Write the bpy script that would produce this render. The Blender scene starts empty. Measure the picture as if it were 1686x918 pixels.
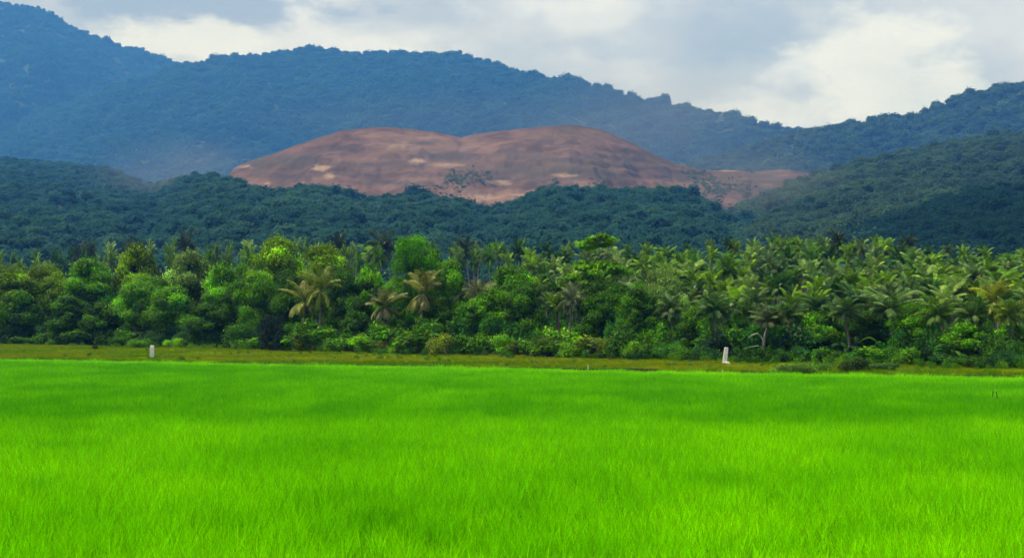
import bpy, math, random
import numpy as np
from mathutils import Vector

R = math.radians
rng = np.random.default_rng(7)
random.seed(7)
sc = bpy.context.scene
COL = sc.collection

# ------------------------------------------------------------------ camera
F, CX, CY, HOR = 2600.0, 843.0, 459.0, 532.0
CAM_Z = 4.45
PITCH = math.atan((HOR - CY) / F)
cam_d = bpy.data.cameras.new("camera")
cam = bpy.data.objects.new("camera", cam_d)
COL.objects.link(cam)
cam.location = (0, 0, CAM_Z)
cam.rotation_euler = (R(90) + PITCH, 0, 0)
cam_d.sensor_width = 36
cam_d.lens = 36 * F / 1686
cam_d.clip_start = 0.1
cam_d.clip_end = 20000
sc.camera = cam


def ray(px, py):
    u, v = (px - CX) / F, (CY - py) / F
    y = math.cos(PITCH) - v * math.sin(PITCH)
    z = math.sin(PITCH) + v * math.cos(PITCH)
    return u / y, z / y


def at(px, py, Y):
    a, b = ray(px, py)
    return a * Y, Y, CAM_Z + b * Y


def smooth(a, b, x):
    t = np.clip((x - a) / (b - a), 0, 1)
    return t * t * (3 - 2 * t)


# ------------------------------------------------------------------ smooth value noise (numpy)
_G = np.random.default_rng(3).random((256, 256))


def vnoise(x, y):
    x = np.asarray(x, float); y = np.asarray(y, float)
    xi = np.floor(x).astype(int); yi = np.floor(y).astype(int)
    fx = x - xi; fy = y - yi
    fx = fx * fx * (3 - 2 * fx); fy = fy * fy * (3 - 2 * fy)
    g = lambda i, j: _G[i % 256, j % 256]
    return (g(xi, yi) * (1 - fx) + g(xi + 1, yi) * fx) * (1 - fy) + (g(xi, yi + 1) * (1 - fx) + g(xi + 1, yi + 1) * fx) * fy


def fbm(x, y, o=4):
    s, a, t = 0, 1.0, 0
    for k in range(o):
        s = s + a * vnoise(x * 2 ** k + 17.3 * k, y * 2 ** k + 5.1 * k); t += a; a *= .5
    return s / t


# ------------------------------------------------------------------ ground shape
def line_d(p, q, x, y):
    n = np.array([-(q[1] - p[1]), q[0] - p[0]], float)
    n /= np.linalg.norm(n)
    return (x - p[0]) * n[0] + (y - p[1]) * n[1]


FE0, FE1 = (-58.0, 179.0), (38.3, 118.0)          # far edge of the rice
TL0, TL1 = (-81.0, 250.0), (42.8, 132.0)          # foot of the tree belt


def d_field(x, y): return line_d(FE0, FE1, x, y)
def d_tree(x, y): return line_d(TL0, TL1, x, y)


def ground_z(x, y):
    x = np.asarray(x, float); y = np.asarray(y, float)
    df, dt = d_field(x, y), d_tree(x, y)
    wob = .5 * (fbm(x * .15, y * .15, 3) - .5)
    z = (.5 + .25 * (fbm(x * .35, y * .35, 3) - .5)) * smooth(0, .7, df + wob)
    z = z + .52 * smooth(1, 40, df)
    z = z + .078 * np.clip(dt - 6, 0, 205) * smooth(-2, 40, dt + 0 * z)
    return z


def hit(px, py):
    a, b = ray(px, py)
    for Y in np.arange(15, 500, .25):
        if CAM_Z + b * Y <= float(ground_z(a * Y, Y)):
            return a * Y, Y, float(ground_z(a * Y, Y))
    raise ValueError((px, py))


def behind(px, d):
    """distance Y along column px at which the distance behind the tree line is d"""
    a = (px - CX) / F
    lo, hi = 10.0, 900.0
    for _ in range(40):
        m = (lo + hi) / 2
        if d_tree(a * m, m) < d: lo = m
        else: hi = m
    return lo


# ------------------------------------------------------------------ materials
def new_mat(name):
    m = bpy.data.materials.new(name); m.use_nodes = True
    nt = m.node_tree; nt.nodes.clear()
    out = nt.nodes.new("ShaderNodeOutputMaterial")
    return m, nt, out


def N(nt, t, **kw):
    n = nt.nodes.new(t)
    for k, v in kw.items():
        if k.startswith("i_"):
            n.inputs[k[2:].replace("_", " ")].default_value = v
        else:
            setattr(n, k, v)
    return n


def math_n(nt, op, a, b=None, c=None, clamp=False):
    n = nt.nodes.new("ShaderNodeMath"); n.operation = op; n.use_clamp = clamp
    for i, v in enumerate((a, b, c)):
        if v is None: continue
        if isinstance(v, (int, float)): n.inputs[i].default_value = v
        else: nt.links.new(v, n.inputs[i])
    return n.outputs[0]


def mix_c(nt, f, a, b, blend='MIX'):
    n = nt.nodes.new("ShaderNodeMix"); n.data_type = 'RGBA'; n.blend_type = blend
    for s, v in ((n.inputs[0], f), (n.inputs[6], a), (n.inputs[7], b)):
        if isinstance(v, (int, float)): s.default_value = v
        elif isinstance(v, tuple): s.default_value = (*v, 1) if len(v) == 3 else v
        else: nt.links.new(v, s)
    return n.outputs[2]


def maprange(nt, v, a, b, c=0., d=1., smooth_=True):
    n = nt.nodes.new("ShaderNodeMapRange")
    n.interpolation_type = 'SMOOTHSTEP' if smooth_ else 'LINEAR'
    nt.links.new(v, n.inputs[0])
    for i, x in enumerate((a, b, c, d)): n.inputs[i + 1].default_value = x
    return n.outputs[0]


def noise(nt, vec, scale, detail=4, rough=.55):
    n = N(nt, "ShaderNodeTexNoise"); n.inputs["Scale"].default_value = scale
    n.inputs["Detail"].default_value = detail; n.inputs["Roughness"].default_value = rough
    if vec is not None: nt.links.new(vec, n.inputs["Vector"])
    return n.outputs["Fac"]


def leaf_surface(nt, out, colour, transl=.35, gloss=.0, rough=.45):
    dif = N(nt, "ShaderNodeBsdfPrincipled"); dif.inputs["Roughness"].default_value = rough
    dif.inputs["Specular IOR Level"].default_value = gloss
    nt.links.new(colour, dif.inputs["Base Color"])
    tr = N(nt, "ShaderNodeBsdfTranslucent"); nt.links.new(colour, tr.inputs["Color"])
    mx = N(nt, "ShaderNodeMixShader"); mx.inputs[0].default_value = transl
    nt.links.new(dif.outputs[0], mx.inputs[1]); nt.links.new(tr.outputs[0], mx.inputs[2])
    nt.links.new(mx.outputs[0], out.inputs[0])


def leaf_mat(name, transl=.3, gloss=.25, var=.5, rough=.5):
    """leaves: the plant's own colour (object colour) varied leaf by leaf"""
    m, nt, out = new_mat(name)
    oi = N(nt, "ShaderNodeObjectInfo"); ge = N(nt, "ShaderNodeNewGeometry")
    hs = N(nt, "ShaderNodeHueSaturation")
    nt.links.new(oi.outputs["Color"], hs.inputs["Color"])
    r = ge.outputs["Random Per Island"]
    ca = N(nt, "ShaderNodeAttribute", attribute_name="clump")
    nt.links.new(math_n(nt, 'MULTIPLY', math_n(nt, 'MULTIPLY_ADD', r, var * 2, 1 - var), ca.outputs["Fac"]), hs.inputs["Value"])
    r2 = math_n(nt, 'FRACT', math_n(nt, 'MULTIPLY', r, 17.3))
    nt.links.new(math_n(nt, 'MULTIPLY_ADD', r2, .06, .47), hs.inputs["Hue"])
    leaf_surface(nt, out, hs.outputs[0], transl, gloss, rough)
    return m


def inst_leaf_mat(name, ramp, transl=.3, var=.3, gloss=.1):
    """leaves of instanced ground cover: colour by each plant's own 'tint'"""
    m, nt, out = new_mat(name)
    at_ = N(nt, "ShaderNodeAttribute", attribute_type='INSTANCER', attribute_name='tint')
    cr = N(nt, "ShaderNodeValToRGB")
    e = cr.color_ramp.elements
    while len(e) < len(ramp): e.new(.5)
    for el, (p, c) in zip(e, ramp): el.position = p; el.color = (*c, 1)
    nt.links.new(at_.outputs["Fac"], cr.inputs[0])
    ge = N(nt, "ShaderNodeNewGeometry"); hs = N(nt, "ShaderNodeHueSaturation")
    nt.links.new(cr.outputs[0], hs.inputs["Color"])
    nt.links.new(math_n(nt, 'MULTIPLY_ADD', ge.outputs["Random Per Island"], 2 * var, 1 - var), hs.inputs["Value"])
    leaf_surface(nt, out, hs.outputs[0], transl, gloss)
    return m


def plain_mat(name, c1, c2, scale=3., rough=.9, bump=0., stretch=(1, 1, 1), spec=.2):
    m, nt, out = new_mat(name)
    tc = N(nt, "ShaderNodeTexCoord"); mp = N(nt, "ShaderNodeMapping"); mp.inputs["Scale"].default_value = stretch
    nt.links.new(tc.outputs["Object"], mp.inputs[0])
    f = noise(nt, mp.outputs[0], scale, 6, .6)
    c = mix_c(nt, maprange(nt, f, .35, .65), c1, c2)
    b = N(nt, "ShaderNodeBsdfPrincipled"); b.inputs["Roughness"].default_value = rough
    b.inputs["Specular IOR Level"].default_value = spec
    nt.links.new(c, b.inputs["Base Color"])
    if bump:
        bp = N(nt, "ShaderNodeBump"); bp.inputs["Strength"].default_value = bump; bp.inputs["Distance"].default_value = .1
        nt.links.new(f, bp.inputs["Height"]); nt.links.new(bp.outputs[0], b.inputs["Normal"])
    nt.links.new(b.outputs[0], out.inputs[0])
    return m


M_LEAF = leaf_mat("broad_leaves", .3, .15, .45)
M_FEATHER = leaf_mat("fine_leaves", .4, .05, .3)
M_FROND = leaf_mat("palm_fronds", .25, .25, .5, .4)
M_BARK = plain_mat("bark", (.06, .045, .03), (.13, .10, .07), 4, stretch=(1, 1, 4))
M_PALMBARK = plain_mat("palm_bark", (.10, .085, .065), (.2, .17, .13), 3, stretch=(.5, .5, 6))
M_FOREST = inst_leaf_mat("forest_leaves", [(0, (.018, .064, .045)), (.5, (.036, .115, .075)), (1, (.075, .18, .10))], .5, .1, 0.)  # extra blue in the leaves carries some of the distant mist
M_FOREST_GREY = inst_leaf_mat("greyish_forest_leaves", [(0, (.038, .08, .04)), (.5, (.07, .14, .065)), (1, (.115, .21, .09))], .45, .15, 0.)  # greyness of the hazy veil is put into these leaf colours
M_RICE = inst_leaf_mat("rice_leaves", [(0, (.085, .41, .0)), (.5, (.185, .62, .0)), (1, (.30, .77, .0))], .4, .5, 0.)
M_DRY = inst_leaf_mat("bank_grass_leaves", [(0, (.08, .20, .0)), (.45, (.145, .25, .0)), (.75, (.18, .24, .0)), (1, (.25, .26, .01))], .3, .3, 0.)
M_WEED = inst_leaf_mat("weed_leaves", [(0, (.02, .08, .004)), (.5, (.06, .20, .0)), (1, (.12, .29, .0))], .3, .35)
M_CONC = plain_mat("pale_concrete", (.50, .48, .40), (.74, .72, .64), 5, .9, .3)
M_STAKE = plain_mat("weathered_wood", (.35, .33, .16), (.5, .5, .28), 10)
M_DARKSTAKE = plain_mat("dark_wood", (.02, .02, .012), (.05, .045, .03), 10)
M_PALE = plain_mat("pale_bark", (.10, .13, .06), (.30, .33, .22), 3)


# ------------------------------------------------------------------ objects
def mesh_from(name, V, Fc, mat=None, smooth_=False):
    me = bpy.data.meshes.new(name)
    me.from_pydata([tuple(map(float, v)) for v in V], [], [tuple(map(int, f)) for f in Fc])
    if mat: me.materials.append(mat)
    if smooth_: me.shade_smooth()
    me.update()
    return me


def obj(name, me, parent=None, loc=None):
    o = bpy.data.objects.new(name, me); COL.objects.link(o)
    if parent: o.parent = parent
    if loc is not None: o.location = loc
    return o


def tag(o, label=None, cat=None, group=None, kind=None):
    if label: o["label"] = label
    if cat: o["category"] = cat
    if group: o["group"] = group
    if kind: o["kind"] = kind
    return o


def tube(path, radii, k=6):
    path = np.asarray(path, float); V, Fc = [], []
    for i, p in enumerate(path):
        t = path[min(i + 1, len(path) - 1)] - path[max(i - 1, 0)]
        t /= np.linalg.norm(t)
        a = np.cross(t, (0.31, 0.95, .05)); a /= np.linalg.norm(a); b = np.cross(t, a)
        for j in range(k):
            an = 2 * math.pi * j / k
            V.append(p + radii[i] * (math.cos(an) * a + math.sin(an) * b))
    for i in range(len(path) - 1):
        for j in range(k):
            Fc.append((i * k + j, i * k + (j + 1) % k, (i + 1) * k + (j + 1) % k, (i + 1) * k + j))
    n = len(V)
    Fc.append(tuple(range(n - k, n))); Fc.append(tuple(reversed(range(k))))
    return V, Fc


def join(parts):
    V, Fc = [], []
    for v, f in parts:
        o = len(V); V += list(v); Fc += [tuple(i + o for i in q) for q in f]
    return V, Fc


def cards(C, Nn, size, aspect, r):
    """leaf-shaped quads at C facing Nn"""
    n = len(C)
    Nn = Nn / np.linalg.norm(Nn, axis=1, keepdims=True)
    t = r.normal(size=(n, 3)); t -= (t * Nn).sum(1, keepdims=True) * Nn
    t /= np.linalg.norm(t, axis=1, keepdims=True)
    b = np.cross(Nn, t)
    L = (size * r.uniform(.7, 1.35, n))[:, None]
    W = L * aspect
    bend = Nn * L * .25
    V = np.stack([C - t * L, C - b * W + bend * .6, C + t * L - bend, C + b * W + bend * .6], 1).reshape(-1, 3)
    Fc = np.arange(4 * n).reshape(n, 4)
    return V, Fc


CL = []          # random tone per leaf clump, lit-and-shaded contrast put into the crown colour


def clumped(me, vals):
    a = me.attributes.new("clump", 'FLOAT', 'POINT'); a.data.foreach_set("value", np.asarray(vals, np.float32))
    return me


def crown_cards(blobs, per_m2, size, aspect, r, inner=.35, up=.5):
    """leaf cards through a set of ellipsoid clumps (centre, radii)"""
    Vs, Fs, off = [], [], 0
    CL.clear()
    for c, rad in blobs:
        c, rad = np.array(c, float), np.array(rad, float)
        area = 4 * math.pi * (rad[0] * rad[1] + rad[0] * rad[2] + rad[1] * rad[2]) / 3
        n = max(12, int(area * per_m2))
        d = r.normal(size=(n, 3)); d /= np.linalg.norm(d, axis=1, keepdims=True)
        rr = r.uniform(inner, 1, n) ** .5
        rr *= 1 + .3 * np.abs(r.normal(size=n)) * (r.random(n) < .45)
        P = c + d * rad * rr[:, None]
        Nn = d / rad * rad.mean() + np.array([0, 0, up]) + .55 * r.normal(size=(n, 3))
        V, Fc = cards(P, Nn, size, aspect, r)
        Vs.append(V); Fs.append(Fc + off); off += len(V)
        CL.append(np.full(len(V), math.exp(r.normal(0, .42))))
    return np.concatenate(Vs), np.concatenate(Fs)


def limbs(H, base, blobs, r0, r):
    parts = []
    lean = r.uniform(-.25, .25, 2)
    path = [(lean[0] * t * t, lean[1] * t * t, -.4 + (base + .4) * t) for t in np.linspace(0, 1, 5)]
    path += [(lean[0] * 1.4, lean[1] * 1.4, base + (H - base) * .55)]
    parts.append(tube(path, [r0 * 1.35, r0 * 1.05, r0, r0 * .9, r0 * .8, r0 * .3], 8))
    for c, _ in blobs[:9]:
        s = np.array([lean[0], lean[1], base * r.uniform(.7, 1.15)])
        e = np.array(c); m = (s + e) / 2 + np.array([0, 0, .12 * H * r.uniform(-.2, .6)])
        parts.append(tube([s, m, e], [r0 * .5, r0 * .32, r0 * .1], 6))
    return join(parts)


def make_broad(seed, H, W, base, nb, lean=.0, size=.19, dens=30, flat=.62):
    r = np.random.default_rng(seed)
    blobs = []
    for k in range(nb):
        t = (k + .5) / nb
        z = base + (H - base) * (.12 + .76 * r.random() ** .8)
        prof = math.sin(math.pi * min(1, max(.08, (z - base) / (H - base) * .8 + .18)))
        rad = W / 2 * prof * math.sqrt(r.random()) * .98
        an = k * 2.4 + r.uniform(-.4, .4)
        s = W * r.uniform(.08, .21)
        blobs.append(((rad * math.cos(an), rad * math.sin(an), z), (s, s, s * flat * r.uniform(.75, 1.1))))
    blobs.append(((0, 0, H - W * .17), (W * .2, W * .2, W * .16)))
    V, Fc = crown_cards(blobs, dens, size, .5, r)
    tv, tf = limbs(H, base, blobs, .022 * H, r)
    return (mesh_from("tree_trunk", tv, tf, M_BARK, True), clumped(mesh_from("tree_crown", V, Fc, M_LEAF), np.concatenate(CL)), H)


def make_feather(seed):
    r = np.random.default_rng(seed); H, W = 12., 7.
    blobs = []
    for k in range(30):
        z = 3.2 + 8.2 * r.random() ** .75
        prof = math.sqrt(max(.05, 1 - ((z - 7.2) / 5.2) ** 2))
        an = k * 2.4; rad = W / 2 * prof * math.sqrt(r.random()) * .85
        blobs.append(((rad * math.cos(an), rad * math.sin(an), z), (1.1, 1.1, .8)))
    V, Fc = crown_cards(blobs, 24, .17, .4, r, .15, .7)
    tv, tf = limbs(H, 3.5, blobs, .18, r)
    return mesh_from("tree_trunk", tv, tf, M_BARK, True), clumped(mesh_from("tree_crown", V, Fc, M_FEATHER), np.concatenate(CL)), H


def make_tiered(seed):
    r = np.random.default_rng(seed); H = 12.5
    blobs = []
    for z, rad, cx in ((12.2, 1.7, .2), (11.5, 1.2, -1.6), (9.6, 2.9, -.2), (9.0, 1.7, 2.6), (8.2, 2.3, -2.6), (6.7, 2.6, 1.6), (5.9, 2.4, -1.4)):
        n = max(3, int(rad * 4.5))
        for k in range(n):
            an = 2 * math.pi * k / n + r.uniform(-.4, .4); rr = rad * math.sqrt(r.uniform(.1, 1))
            blobs.append(((cx + rr * math.cos(an), rr * math.sin(an), z + .25 * r.normal() - .07 * rr * rr), (1.0, 1.0, .3)))
    V, Fc = crown_cards(blobs, 20, .25, .5, r, .2, 1.0)
    tv, tf = limbs(H, 5.0, blobs[::5], .2, r)
    return mesh_from("tree_trunk", tv, tf, M_BARK, True), clumped(mesh_from("tree_crown", V, Fc, M_LEAF), np.concatenate(CL)), H


def make_shrub(seed, H=2.6, W=3.4, size=.12, dens=46, droop=False, aspect=.45):
    r = np.random.default_rng(seed)
    blobs = []
    for k in range(13):
        an = k * 2.4; rad = W / 2 * math.sqrt(r.random()) * .75
        s = W * r.uniform(.13, .22)
        top = H * (1 - .55 * (rad / (W / 2)) ** 2) * r.uniform(.8, 1)
        z = max(s * .6, top - s) * r.uniform(.45, 1)
        blobs.append(((rad * math.cos(an), rad * math.sin(an), z), (s, s, s * (1.25 if droop else .9))))
    V, Fc = crown_cards(blobs, dens, size, aspect, r, .3, .1 if droop else .6)
    parts = []
    for c, _ in blobs[:7]:
        parts.append(tube([(c[0] * .15, c[1] * .15, -.2), (c[0] * .5, c[1] * .5, c[2] * .55), c], [.05, .035, .012], 5))
    tv, tf = join(parts)
    return mesh_from("shrub_stems", tv, tf, M_BARK, True), clumped(mesh_from("shrub_foliage", V, Fc, M_LEAF), np.concatenate(CL)), H


def make_bigleaf(seed, H=3.0):
    """banana-like plant: long arching blades from one base"""
    r = np.random.default_rng(seed); parts = []
    for k in range(16):
        an = k * 2.4 + r.uniform(-.3, .3); el = R(r.uniform(45, 85)); L = H * r.uniform(.7, 1.1)
        p = np.array([.1 * math.cos(an), .1 * math.sin(an), .25]); pts = [p]; e = el
        for s in range(7):
            p = p + L / 7 * np.array([math.cos(an) * math.cos(e), math.sin(an) * math.cos(e), math.sin(e)]); pts.append(p); e -= R(r.uniform(12, 22))
        side = np.array([-math.sin(an), math.cos(an), 0]); V = []
        for i, q in enumerate(pts):
            w = .3 * math.sin(math.pi * min(1, (i + .3) / 7.3)) ** .7 * (1 if i > 1 else .15)
            V += [q - side * w - np.array([0, 0, .06]), q, q + side * w - np.array([0, 0, .06])]
        Fc = []
        for i in range(7):
            for j in range(2): Fc.append((i * 3 + j, i * 3 + j + 1, i * 3 + j + 4, i * 3 + j + 3))
        parts.append((V, Fc))
    V, Fc = join(parts)
    tv, tf = tube([(0, 0, -.2), (0, 0, .3), (0, 0, .8)], [.14, .12, .06], 7)
    return mesh_from("plant_stem", tv, tf, M_BARK, True), clumped(mesh_from("plant_leaves", V, Fc, M_LEAF), np.ones(len(V))), H


def make_palm(seed, dry=0.):
    r = np.random.default_rng(seed); H = 8.; L = 2.9
    lean = r.uniform(-.7, .7, 2)
    path = [(lean[0] * t ** 1.7, lean[1] * t ** 1.7, -.5 + (H - 1.6 + .5) * t) for t in np.linspace(0, 1, 8)]
    tv, tf = tube(path, [.27, .2, .175, .165, .155, .15, .14, .12], 8)
    top = np.array(path[-1]); parts = []
    nf = 28
    for k in range(nf):
        t = k / (nf - 1)
        an = k * 2.39996 + r.uniform(-.45, .45)
        el = R(86 - 104 * t ** 1.15 + r.uniform(-13, 13)) - (R(48) if dry and t > .42 else 0)
        Lk = L * (.72 + .35 * math.sin(math.pi * min(1, t + .25))) * r.uniform(.72, 1.15)
        n = 15; p = top.copy(); e = el; pts = [p.copy()]
        bendv = R(4.5 + 4.5 * t) * (.9 if dry else 1)
        for s in range(n):
            p = p + Lk / n * np.array([math.cos(an) * math.cos(e), math.sin(an) * math.cos(e), math.sin(e)])
            e -= bendv * (.4 + s / n) ; pts.append(p.copy())
        pts = np.array(pts); side = np.array([-math.sin(an), math.cos(an), 0.])
        tw = r.uniform(-1, 1)
        V, Fc = [], []
        for i in range(n):     # rachis
            o = len(V); w0, w1 = .035 * (1 - i / n) + .012, .035 * (1 - (i + 1) / n) + .012
            V += [pts[i] - side * w0, pts[i] + side * w0, pts[i + 1] + side * w1, pts[i + 1] - side * w1]; Fc.append((o, o + 1, o + 2, o + 3))
        for i in range(2, n + 1):
            tan = pts[i] - pts[i - 1]; tan /= np.linalg.norm(tan)
            nrm = np.cross(tan, side)
            ll = .7 * math.sin(math.pi * (i + .6) / (n + 2.2)) ** .6 * r.uniform(.85, 1.1)
            for sg in (-1, 1):
                for h in (0, .5):
                    b0 = pts[i] - tan * h * Lk / n
                    dr = side * sg * math.cos(tw) + nrm * sg * math.sin(tw) * .4 + tan * .55 + np.array([0, 0, -.45 - .5 * t])
                    dr /= np.linalg.norm(dr)
                    wv = tan * .042
                    o = len(V); mid = b0 + dr * ll * .55; tip = b0 + dr * ll + np.array([0, 0, -.18 * ll])
                    V += [b0 - wv * .6, b0 + wv * .6, mid + wv, tip, mid - wv]; Fc.append((o, o + 1, o + 2, o + 3, o + 4))
        parts.append((V, Fc))
    V, Fc = join(parts)
    return mesh_from("palm_trunk", tv, tf, M_PALMBARK, True), clumped(mesh_from("palm_crown", V, Fc, M_FROND), np.concatenate([np.full(len(v), math.exp(r.normal(.1 - .35 * q / nf, .3))) for q, (v, _) in enumerate(parts)])), H


PALMS = [make_palm(100 + i) for i in range(9)]
DRYPALM = [make_palm(200 + i, 1.) for i in range(2)]
BROAD = [make_broad(11, 11, 8.5, 2.2, 52), make_broad(12, 13, 8, 2.6, 60), make_broad(13, 9, 8, 1.4, 50, size=.22, dens=24),
         make_broad(14, 12, 9.5, 2.0, 62, size=.16, dens=38), make_broad(15, 10, 6.5, 1.6, 46)]
FEATHER = make_feather(31)
TIERED = make_tiered(32)
SHRUB = [make_shrub(41), make_shrub(42, 2.4, 3.8), make_shrub(43, 3.0, 3.2, .2, 20), make_shrub(44, 2.0, 3.6, .12, 40)]
DARKBUSH = make_shrub(45, 4.4, 4.2, .24, 20, True, .35)
BIGLEAF = [make_bigleaf(51), make_bigleaf(52)]


def plant(kind, proto, px, Y, top_py, colour, label, cat, group, width_px=None, names=("trunk", "crown"), rz=None, sink=0.):
    """stand a plant on the ground at column px, distance Y, tall enough to reach picture height top_py"""
    x = (px - CX) / F * Y
    gz = float(ground_z(x, Y)) - sink
    h = max(.5, at(px, top_py, Y)[2] - gz)
    s = h / proto[2]
    root = bpy.data.objects.new(kind, None); COL.objects.link(root)
    root.empty_display_size = .3
    root.location = (x, Y, gz)
    tl = .09 if kind.endswith('palm') else .03
    root.rotation_euler = (random.uniform(-tl, tl), random.uniform(-tl, tl), random.uniform(0, 6.28) if rz is None else rz)
    sx = s
    if width_px is not None:
        w = max(proto[1].vertices, key=lambda v: v.co.x).co.x * 2
        sx = width_px / F * Y / w
    root.scale = (sx, sx, s)
    for nm, me in zip(names, proto[:2]):
        o = obj(nm, me, root)
        if nm in ("crown", "foliage", "leaves"): o.color = (*colour, 1)
    return tag(root, label, cat, group)


# ------------------------------------------------------------------ instanced ground cover
def instancer(name, protos, P, rot, scl, tint, pick):
    me = bpy.data.meshes.new(name)
    n = len(P)
    me.vertices.add(n); me.vertices.foreach_set("co", np.asarray(P, np.float32).ravel())
    for nm, typ, dat, f in (("rot", 'FLOAT_VECTOR', rot, "vector"), ("scl", 'FLOAT_VECTOR', scl, "vector"), ("tint", 'FLOAT', tint, "value"), ("pick", 'INT', pick, "value")):
        a = me.attributes.new(nm, typ, 'POINT'); a.data.foreach_set(f, np.asarray(dat, np.int32 if typ == 'INT' else np.float32).ravel())
    o = obj(name, me)
    ng = bpy.data.node_groups.new(name + "_scatter", 'GeometryNodeTree')
    ng.interface.new_socket("Geometry", in_out='INPUT', socket_type='NodeSocketGeometry')
    ng.interface.new_socket("Geometry", in_out='OUTPUT', socket_type='NodeSocketGeometry')
    gi, go = ng.nodes.new("NodeGroupInput"), ng.nodes.new("NodeGroupOutput")
    ip = ng.nodes.new("GeometryNodeInstanceOnPoints"); gti = ng.nodes.new("GeometryNodeGeometryToInstance")
    for pm in protos:
        po = bpy.data.objects.new(pm.name + "_source", pm)
        oi = ng.nodes.new("GeometryNodeObjectInfo"); oi.inputs["Object"].default_value = po
        ng.links.new(oi.outputs["Geometry"], gti.inputs[0])
    def na(nm, typ):
        a = ng.nodes.new("GeometryNodeInputNamedAttribute"); a.data_type = typ; a.inputs["Name"].default_value = nm
        return next(s for s in a.outputs if s.enabled and s.name == "Attribute")
    ng.links.new(gi.outputs[0], ip.inputs["Points"]); ng.links.new(gti.outputs[0], ip.inputs["Instance"])
    ip.inputs["Pick Instance"].default_value = True
    ng.links.new(na("pick", 'INT'), ip.inputs["Instance Index"])
    ng.links.new(na("rot", 'FLOAT_VECTOR'), ip.inputs["Rotation"])
    ng.links.new(na("scl", 'FLOAT_VECTOR'), ip.inputs["Scale"])
    ng.links.new(ip.outputs[0], go.inputs[0])
    md = o.modifiers.new("scatter", 'NODES'); md.node_group = ng
    return o


def blades(r, C, h, w, bend, segs=2):
    """curved grass blades rooted at C (n,3)"""
    n = len(C); an = r.uniform(0, 2 * math.pi, n)
    d = np.stack([np.cos(an), np.sin(an), 0 * an], 1); sd = np.stack([-np.sin(an), np.cos(an), 0 * an], 1)
    face = r.uniform(0, 2 * math.pi, n); sd = np.stack([np.cos(face), np.sin(face), 0 * an], 1)
    rows = []
    for k in range(segs + 1):
        t = k / segs
        c = C + np.stack([0 * an, 0 * an, h * t * (1 - .25 * t * (bend > .5))], 1) + d * (h * bend * t * t)[:, None]
        ww = (w * (1 - t ** 1.6) + .0015)[:, None]
        rows.append((c - sd * ww, c + sd * ww))
    V = np.stack([x for rw in rows for x in rw], 1).reshape(-1, 3)
    m = 2 * (segs + 1); Fc = []
    base = np.arange(n)[:, None] * m
    for k in range(segs):
        Fc.append(base + np.array([2 * k, 2 * k + 1, 2 * k + 3, 2 * k + 2]))
    return V, np.concatenate(Fc)


exec_protos = []
def rice_patch(seed, size=1.3):
    r = np.random.default_rng(seed); C = []
    g = 5
    for i in range(g):
        for j in range(g):
            c = (np.array([i + .5, j + .5]) / g - .5) * size + r.normal(0, .03, 2)
            nb = 15
            C.append(np.concatenate([c + r.normal(0, .025, (nb, 2)), np.full((nb, 1), 0)], 1))
    C = np.concatenate(C); n = len(C); hh = np.repeat(r.uniform(.68, 1.25, g * g), nb)
    V, Fc = blades(r, C, r.uniform(.26, .6, n) * hh, r.uniform(.007, .013, n), r.uniform(.05, .65, n), 3)
    return mesh_from("rice_patch", V, Fc, M_RICE)


def tuft(seed, nb, h, spread, w, mat):
    r = np.random.default_rng(seed)
    C = np.concatenate([r.normal(0, spread, (nb, 2)), np.full((nb, 1), -.03)], 1)
    V, Fc = blades(r, C, h * r.uniform(.5, 1.1, nb), np.full(nb, w) * r.uniform(.7, 1.2, nb), r.uniform(.2, 1.1, nb), 2)
    return mesh_from("grass_tuft", V, Fc, mat)


def forest_crown(seed, n=70, tall=.9, mat=None):
    r = np.random.default_rng(seed)
    blobs = [((0, 0, tall * .55), (.62, .62, tall * .45))]
    for k in range(5):
        an = k * 1.256 + r.uniform(-.4, .4)
        blobs.append(((.55 * math.cos(an), .55 * math.sin(an), tall * r.uniform(.25, .7)), (.42, .42, .34 * tall)))
    V, Fc = crown_cards(blobs, n / 6, .15, .65, r, .55, .9)
    return mesh_from("forest_crown", V, Fc, mat or M_FOREST)


# ================================================================== THE SETTING
# ground sheet
gx = np.concatenate([np.linspace(-3850, -160, 28), np.arange(-150, 125, 1.5), np.linspace(130, 3850, 28)])
gy = np.concatenate([np.linspace(-140, 100, 20), np.linspace(106, 141, 8), np.arange(141.4, 145, .15), np.arange(145.5, 300, 1.0), np.arange(304, 560, 6.0), np.linspace(600, 8800, 34)])
GX, GY = np.meshgrid(gx, gy)          # rows run along the far edge of the rice
GY = GY - (FE0[1] - FE1[1]) / (FE1[0] - FE0[0]) * np.clip(GX, -150, 130)
GZ = ground_z(GX, GY)
nx, ny = len(gx), len(gy)
V = np.stack([GX, GY, GZ], -1).reshape(-1, 3)
idx = np.arange(nx * ny).reshape(ny, nx)
Q = np.stack([idx[:-1, :-1], idx[:-1, 1:], idx[1:, 1:], idx[1:, :-1]], -1).reshape(-1, 4)
m, nt, out = new_mat("soil_and_short_grass")
ge = N(nt, "ShaderNodeNewGeometry")
a_ = N(nt, "ShaderNodeAttribute", attribute_name="bank")
n1 = noise(nt, ge.outputs["Position"], .25, 6, .6); n2 = noise(nt, ge.outputs["Position"], 1.7, 4, .6)
bankc = mix_c(nt, maprange(nt, n1, .35, .65), (.09, .15, .0), (.13, .16, .002))
bankc = mix_c(nt, maprange(nt, n2, .5, .75), bankc, (.08, .13, .004))
soil = mix_c(nt, n2, (.015, .018, .007), (.025, .032, .008))
c = mix_c(nt, a_.outputs["Fac"], soil, bankc)
b = N(nt, "ShaderNodeBsdfPrincipled", i_Roughness=.95); b.inputs["Specular IOR Level"].default_value = .0
nt.links.new(c, b.inputs["Base Color"]); nt.links.new(b.outputs[0], out.inputs[0])
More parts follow.
